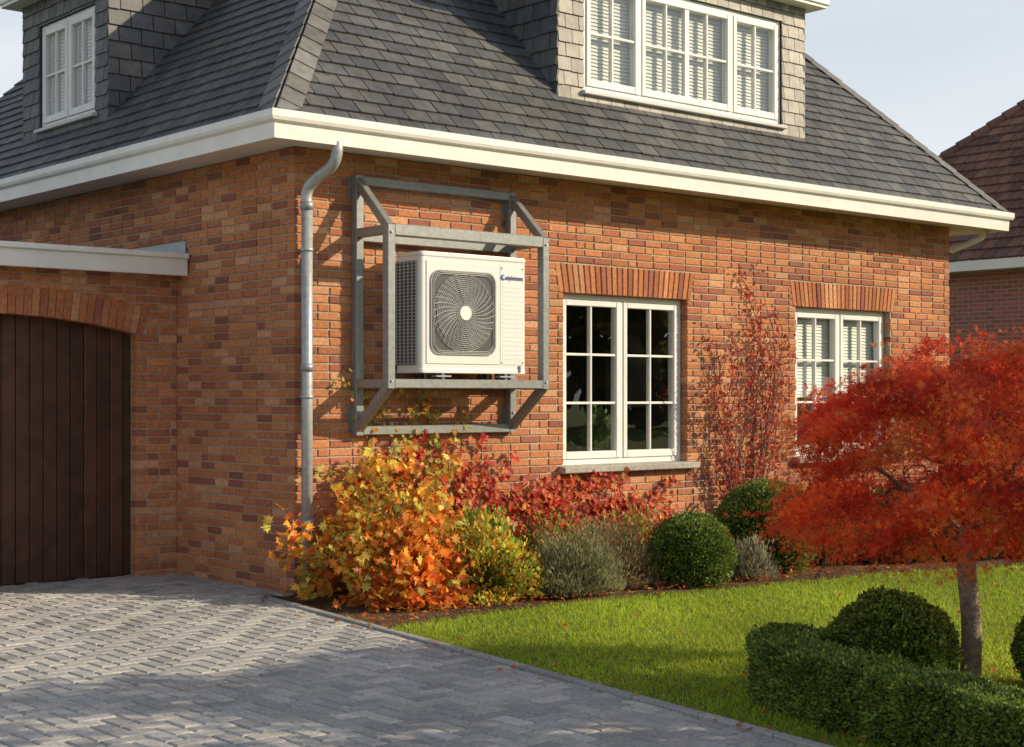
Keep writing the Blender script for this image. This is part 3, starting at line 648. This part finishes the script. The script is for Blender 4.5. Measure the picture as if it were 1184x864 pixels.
for i in range(20):
    x=random.uniform(1.1,1.95); z=.05; s=[(x,z)]; top=random.uniform(.7,1.22)-.25*abs(x-1.4)
    while z<top: z+=.2; x+=random.uniform(-.12,.12); s.append((x,z))
    S.append(s)
for i in range(24):
    x=random.uniform(1.6,3.3); z=random.uniform(.3,.66); s=[(x,z)]
    for k in range(random.randint(3,6)): x+=random.uniform(.12,.25); z+=random.uniform(-.09,.1); z=min(z,.8); s.append((x,z))
    S.append(s)
creeper('red_wall_creeper',S,RD,[4,3,2,1.5,1],.053,52)
S=[]
for i in range(8):
    x=random.uniform(.75,1.7); z=.8; s=[(x,z)]
    top=random.uniform(1.3,1.6)
    while z<top: z+=.15; x+=random.uniform(-.1,.1); s.append((x,z))
    S.append(s)
S.append([(.0,.97),(.2,.93),(.35,.9),(.5,.85)])
creeper('yellow_wall_creeper',S,[(.55,.4,.07),(.45,.44,.09),(.55,.24,.04),(.3,.3,.05)],None,.05,34)
shrub('mixed_border_plant',(3.1,-.45,.0),(.6,.3),.5,40,[(.15,.2,.04),(.45,.12,.04),(.26,.26,.06),(.4,.24,.06)],None,2600,.04,T_OV,nclump=80,clumpy=.06)
shrub('mixed_border_plant',(2.3,-.4,.0),(.6,.3),.5,40,[(.15,.2,.04),(.45,.1,.04),(.38,.3,.06)],None,2400,.045,T_OV,nclump=80,clumpy=.06)

# fan-trained shrub on wall
st=MB();P=[]
def twig(p,d,l,r,lev):
    p=Vector(p);d=Vector(d).normalized();pts=[p];n=max(4,int(l/.09))
    for i in range(n):
        d=(d+Vector((random.gauss(0,.09),random.gauss(0,.03),.05+random.gauss(0,.05)))).normalized(); p=p+d*(l/n); p.y=min(max(p.y,-.22),-.03); pts.append(p.copy())
        if lev<2 and i>0 and random.random()<(.5 if lev==0 else .22):
            sgn=random.choice((-1,1)); twig(p,(d.x*.6+sgn*.5,random.gauss(0,.15),.75),l*random.uniform(.1,.24),r*.5,lev+1)
        if i>n*.2 or lev>0:
            for _ in range(random.choice((0,1,2,3,3)) if lev==0 else random.choice((0,1,1,2))): P.append(tuple(p+Vector((random.gauss(0,.03),random.gauss(-.01,.02),random.gauss(0,.04)))))
    st.tube(pts,list(np.linspace(r,r*.35,len(pts))),(.27,.13,.09),5,False)
for i in range(15):
    f=(i+.5)/15*2-1; ln=random.uniform(1.7,2.25)*(1-.1*abs(f)); ln*=1.26 if abs(f+.02)<.1 or abs(f-.85)<.1 else 1
    twig((5.0+f*.12,-.12,.02),(f*.40,0,1),min(ln,2.72),.010,0)
P=np.array(P);N=len(P)
l=leaves('foliage',P,rv(N)+[0,0,.2],rv(N)*.8+[0,-1,.3],rng.uniform(.6,1.3,N)*.044,palette(N,[(.52,.07,.045),(.42,.05,.035),(.54,.16,.07),(.32,.06,.04)]),T_OV,M_leaf)
group('climbing_fan_shrub',[l,st.obj('stems',M_bark)])

# ---------------------------------------------------------------- japanese maple
mp=MB()
TB=Vector((.81,-5.26,0))
trunk=bez([TB,TB+Vector((.01,.0,.3)),TB+Vector((-.02,.01,.6)),TB+Vector((-.01,.0,.85))],6)
mp.tube([TB+Vector((0,0,-.02))]+trunk,[.085]+list(np.linspace(.056,.046,len(trunk))),(.27,.22,.17),12,False)
def limb(p,d,l,r,lev):
    p=Vector(p);d=Vector(d).normalized();pts=[p.copy()];n=6
    for i in range(n):
        d=(d+Vector((random.gauss(0,.2),random.gauss(0,.2),random.gauss(-.08*(lev),.12)))).normalized(); p=p+d*(l/n); pts.append(p.copy())
        if lev<3 and i>0 and random.random()<.78:
            a=random.uniform(0,2*math.pi); limb(p,d*.8+Vector((math.cos(a)*.8,math.sin(a)*.8,random.uniform(-.15,.25))),l*random.uniform(.35,.5),r*.55*(1-i/n*.4),lev+1)
    mp.tube(pts,list(np.linspace(r,r*.35,n+1)),(.17,.12,.085),6 if lev<2 else 4,False)
for k in range(10):
    a=2*math.pi*k/10+random.uniform(-.25,.25); limb(TB+Vector((-.01,0,random.uniform(.60,.85))),(math.cos(a),math.sin(a),random.uniform(.3,.9)),random.uniform(.58,.72),.03,0)
NC=290; dd=rv(NC); dd[:,2]=np.abs(dd[:,2])**.8*np.where(rng.uniform(size=NC)<.32,-.30,1); dd=unit(dd)
kk=rng.uniform(.5,1.0,NC)**.4; kk*=1+.22*nz(dd,2.0,4)+.1*nz(dd,5,9)
cc=np.array(TB)+np.array([0,0,1.06])+dd*np.array([.93,.93,.74])*kk[:,None]
cc[:,2]-=.07*(np.hypot(cc[:,0]-TB.x,cc[:,1]-TB.y))**2
cc[:,2]=np.maximum(cc[:,2],.74+rng.uniform(-.04,.06,NC))
PP=[];DD=[];CL=[]
HU=[(.72,.10,.035),(.78,.18,.045),(.55,.045,.022),(.76,.14,.04),(.82,.28,.06),(.65,.07,.028)]
for i in range(NC):
    out=np.array([cc[i,0]-TB.x,cc[i,1]-TB.y,0]); out/=np.linalg.norm(out)+1e-6
    m=int(250*random.uniform(.4,1.4)); sx=random.uniform(.06,.11); loc=rng.normal(size=(m,3))*np.array([sx,sx,.026]); rad=np.hypot(loc[:,0],loc[:,1])
    p=cc[i]+loc; p[:,2]-=np.minimum(rad**2*2.2+ (loc@out)*.4,.12)
    PP.append(p); DD.append(loc*np.array([4,4,2])+out*.6+np.array([0,0,-.5])+rng.normal(size=(m,3))*.4)
    tone=random.uniform(.6,1.2)
    CL.append(np.array(random.choice(HU))*tone*(1+rng.uniform(-.3,.3,(m,1)))*np.ones((m,3)))
    for _ in range(3):
        s0=cc[i]+out*random.uniform(.03,.14)+np.array([random.gauss(0,.07),random.gauss(0,.07),random.gauss(0,.04)]); m2=14
        tt=np.linspace(0,1,m2)[:,None]; dv_=out*.13+np.array([random.gauss(0,.05),random.gauss(0,.05),random.uniform(-.09,.03)])
        PP.append(s0+tt*dv_+rng.normal(size=(m2,3))*.008); DD.append(np.tile(dv_,(m2,1))*4+rng.normal(size=(m2,3))*.5); CL.append(np.array(random.choice(HU))*tone*np.ones((m2,3)))
PP=np.concatenate(PP);DD=np.concatenate(DD);CL=np.concatenate(CL);N=len(PP)
M_maple=mat_leaf('maple_leaf',.45,.5,.2)
l=leaves('foliage',PP,DD,rv(N)*.9+[-.2,-.3,.6],rng.uniform(.6,1.3,N)*.031,np.clip(CL,0,1),T_TRI,M_maple)
group('japanese_maple_tree',[l,mp.obj('trunk_and_limbs',M_bark,True)])

# ---------------------------------------------------------------- trees beyond the frame
def big_tree(base,h,r,N,pal,ls,name='garden_tree',lo=.68,nc=60,zs=.3,holes_=.15,tw=.14):
    b=Vector(base);mb=MB(); mb.tube(bez([b,b+Vector((.05,.05,h*.3)),b+Vector((-.05,0,h*.75))],5),list(np.linspace(tw,tw*.3,11)),(.1,.075,.05),10,False)
    d_=rv(nc); c_2=np.array(base)+[0,0,h*lo]+d_*np.array([r,r,h*zs])*(rng.uniform(.4,1,nc)**.5)[:,None]
    for c in c_2[:40]: mb.tube(bez([b+Vector((0,0,h*random.uniform(.3,.6))),(b+Vector((0,0,h*.6)))*.5+Vector(c)*.5,Vector(c)],4),list(np.linspace(.05,.01,9)),(.1,.075,.05),5,False)
    i=rng.integers(0,nc,N); p=c_2[i]+rng.normal(size=(N,3))*r*holes_
    l=leaves('foliage',p,rv(N),rv(N),ls*rng.uniform(.7,1.3,N),palette(N,pal),T_DIA,M_leaf); return group(name,[l,mb.obj('trunk_and_limbs',M_bark,True)])
big_tree((2.9,-8.8,0),4.5,1.15,3600,[(.3,.15,.03),(.15,.15,.03)],.12,lo=.74,zs=.22,nc=34,tw=.07,holes_=.12)
TR=MB();PT=[]
for k in range(22):
    x=-15+k*6.2+random.uniform(-2,2); y=-42+random.uniform(-4,4); h=random.uniform(4.5,9); TR.tube([(x,y,0),(x,y,h*.7)],[.25,.1],(.1,.08,.06),6,False)
    m=450; d_=rv(m); PT.append(np.array([x,y,h*.6])+d_*np.array([3.0,3.0,h*.42])*(rng.uniform(.3,1,m)**.4)[:,None])
PT=np.concatenate(PT);n=len(PT)
l=leaves('foliage',PT,rv(n),rv(n),rng.uniform(.9,1.6,n),palette(n,[(.12,.13,.05),(.2,.15,.05),(.09,.11,.03)]),T_OV,M_leaf)
group('distant_trees',[l,TR.obj('trunks',M_bark)])

# ---------------------------------------------------------------- neighbouring house
nb=MB(); nx0,nx1,ny0,ny1,ne=17.7,27.7,-6,9.6,3.7
def mat_nb():
    t=NT('neighbour_brick'); b=t.n('ShaderNodeBsdfPrincipled'); b.inputs['Roughness'].default_value=.9
    tc=t.n('ShaderNodeTexCoord'); sp=t.n('ShaderNodeSeparateXYZ'); cm=t.n('ShaderNodeCombineXYZ'); ad=t.n('ShaderNodeMath',operation='ADD')
    t.l(tc.outputs['Object'],sp.inputs[0]); t.l(sp.outputs[0],ad.inputs[0]); t.l(sp.outputs[1],ad.inputs[1]); t.l(ad.outputs[0],cm.inputs[0]); t.l(sp.outputs[2],cm.inputs[1])
    br=t.n('ShaderNodeTexBrick'); br.inputs['Scale'].default_value=1; br.inputs['Brick Width'].default_value=.22; br.inputs['Row Height'].default_value=.075; br.inputs['Mortar Size'].default_value=.009
    br.inputs['Color1'].default_value=(.40,.13,.09,1); br.inputs['Color2'].default_value=(.28,.095,.07,1); br.inputs['Mortar'].default_value=(.34,.28,.23,1)
    t.l(cm.outputs[0],br.inputs['Vector']); t.l(br.outputs[0],b.inputs['Base Color'])
    bp=t.n('ShaderNodeBump'); bp.invert=True; bp.inputs['Distance'].default_value=.01; t.l(br.outputs['Fac'],bp.inputs['Height']); t.l(bp.outputs[0],b.inputs['Normal']); t.l(b.outputs[0],t.out.inputs[0]); return t.m
nb.box(WM,nx0,nx1,ny0,ny1,0,ne,(1,1,1)); w1=nb.obj('walls',mat_nb())
ne2=MB(); ne2.box(WM,nx0-.4,nx1+.4,ny0-.4,ny1+.4,ne,ne+.18,(.78,.76,.7),.01); w2=ne2.obj('eaves',M_paint)
ts=.92;a2=math.atan(ts);c2,s2=math.cos(a2),math.sin(a2);hw2=5.4
rf=MB(); X0,X1,Y0,Y1,ZE=nx0-.4,nx1+.4,ny0-.4,ny1+.4,ne+.17; rzz=ZE+hw2*ts
rf.add([(X0,Y0,ZE),(X1,Y0,ZE),(X1,Y1,ZE),(X0,Y1,ZE),(X0+hw2,Y0+hw2,rzz),(X0+hw2,Y1-hw2,rzz)],[(0,1,4),(1,2,5,4),(2,3,5),(3,0,4,5)],(.06,.03,.022))
NP=[(.20,.10,.075),(.17,.085,.065),(.23,.12,.085),(.15,.085,.07)]
slates(rf,(X0,Y0,ZE),(0,1,0),(c2,0,s2),(-s2,0,c2),[(0,0),(Y1-Y0,0),(Y1-Y0-hw2,hw2/c2),(hw2,hw2/c2)],w=.24,e=.28,pal=NP,th=.04,gap=.015)
slates(rf,(X0,Y0,ZE),(1,0,0),(0,c2,s2),(0,-s2,c2),[(0,0),(X1-X0,0),(hw2,hw2/c2)],w=.24,e=.28,pal=NP,th=.04,gap=.015)
hv=Vector((1,-1,ts)).normalized(); A_=Vector((X0,Y1,ZE)); Lh=hw2*math.sqrt(2+ts*ts); k=0
while k*.35<Lh: rf.tube([A_+hv*(k*.35),A_+hv*(k*.35+.36)],[.13,.10],random.choice(NP),8); k+=1
w3=rf.obj('tiled_roof',M_stone)
group('brick_house',[w1,w2,w3])

# ---------------------------------------------------------------- light, sky
el=math.radians(26); az=math.radians(47)
sd_=Vector((math.sin(az)*math.cos(el),-math.cos(az)*math.cos(el),math.sin(el)))
sun=bpy.data.lights.new('sun','SUN'); sun.energy=5.0; sun.angle=math.radians(.5); sun.color=(1,.84,.60)
so_=link(bpy.data.objects.new('sun',sun)); so_.rotation_euler=sd_.to_track_quat('Z','Y').to_euler(); so_.location=(10,-20,20)
w=bpy.data.worlds.new('World'); scene.world=w; w.use_nodes=True; nt=w.node_tree; nt.nodes.clear()
def wn(t): return nt.nodes.new(t)
sk=wn('ShaderNodeTexSky'); sk.sky_type='NISHITA'; sk.sun_disc=False; sk.sun_elevation=el; sk.sun_rotation=math.atan2(sd_.x,sd_.y); sk.air_density=1; sk.dust_density=2.5; sk.ozone_density=1.5
bg=wn('ShaderNodeBackground'); bg.inputs[1].default_value=.12; ou=wn('ShaderNodeOutputWorld'); nt.links.new(sk.outputs[0],bg.inputs[0])
tc=wn('ShaderNodeTexCoord'); sp=wn('ShaderNodeSeparateXYZ'); nt.links.new(tc.outputs['Generated'],sp.inputs[0])
mp_=wn('ShaderNodeMapping'); mp_.inputs['Scale'].default_value=(1.5,1.5,5); nt.links.new(tc.outputs['Generated'],mp_.inputs[0])
no=wn('ShaderNodeTexNoise'); no.inputs['Scale'].default_value=1.6; no.inputs['Detail'].default_value=6; no.inputs['Distortion'].default_value=.4; nt.links.new(mp_.outputs[0],no.inputs['Vector'])
m1=wn('ShaderNodeMapRange'); m1.inputs[1].default_value=.14; m1.inputs[2].default_value=.6; m1.inputs[3].default_value=1.05; m1.inputs[4].default_value=.16; nt.links.new(sp.outputs[2],m1.inputs[0])
m2=wn('ShaderNodeMapRange'); m2.inputs[1].default_value=.35; m2.inputs[2].default_value=.65; m2.inputs[3].default_value=-.10; m2.inputs[4].default_value=.16; nt.links.new(no.outputs['Fac'],m2.inputs[0])
ad=wn('ShaderNodeMath'); ad.operation='ADD'; ad.use_clamp=True; nt.links.new(m1.outputs[0],ad.inputs[0]); nt.links.new(m2.outputs[0],ad.inputs[1])
hz=wn('ShaderNodeBackground'); hz.inputs[0].default_value=(.88,.94,1,1); hz.inputs[1].default_value=.90
mx=wn('ShaderNodeMixShader'); nt.links.new(ad.outputs[0],mx.inputs[0]); nt.links.new(bg.outputs[0],mx.inputs[1]); nt.links.new(hz.outputs[0],mx.inputs[2]); nt.links.new(mx.outputs[0],ou.inputs[0])

cam=bpy.data.cameras.new('camera'); cam.sensor_width=36; cam.lens=1788/1184*36; cam.shift_y=27/1184; cam.clip_end=2000; cam.clip_start=.05
co=link(bpy.data.objects.new('camera',cam)); co.location=(-6.341,-9.849,1.5); co.rotation_euler=(math.pi/2,0,math.radians(49.2-90)); scene.camera=co
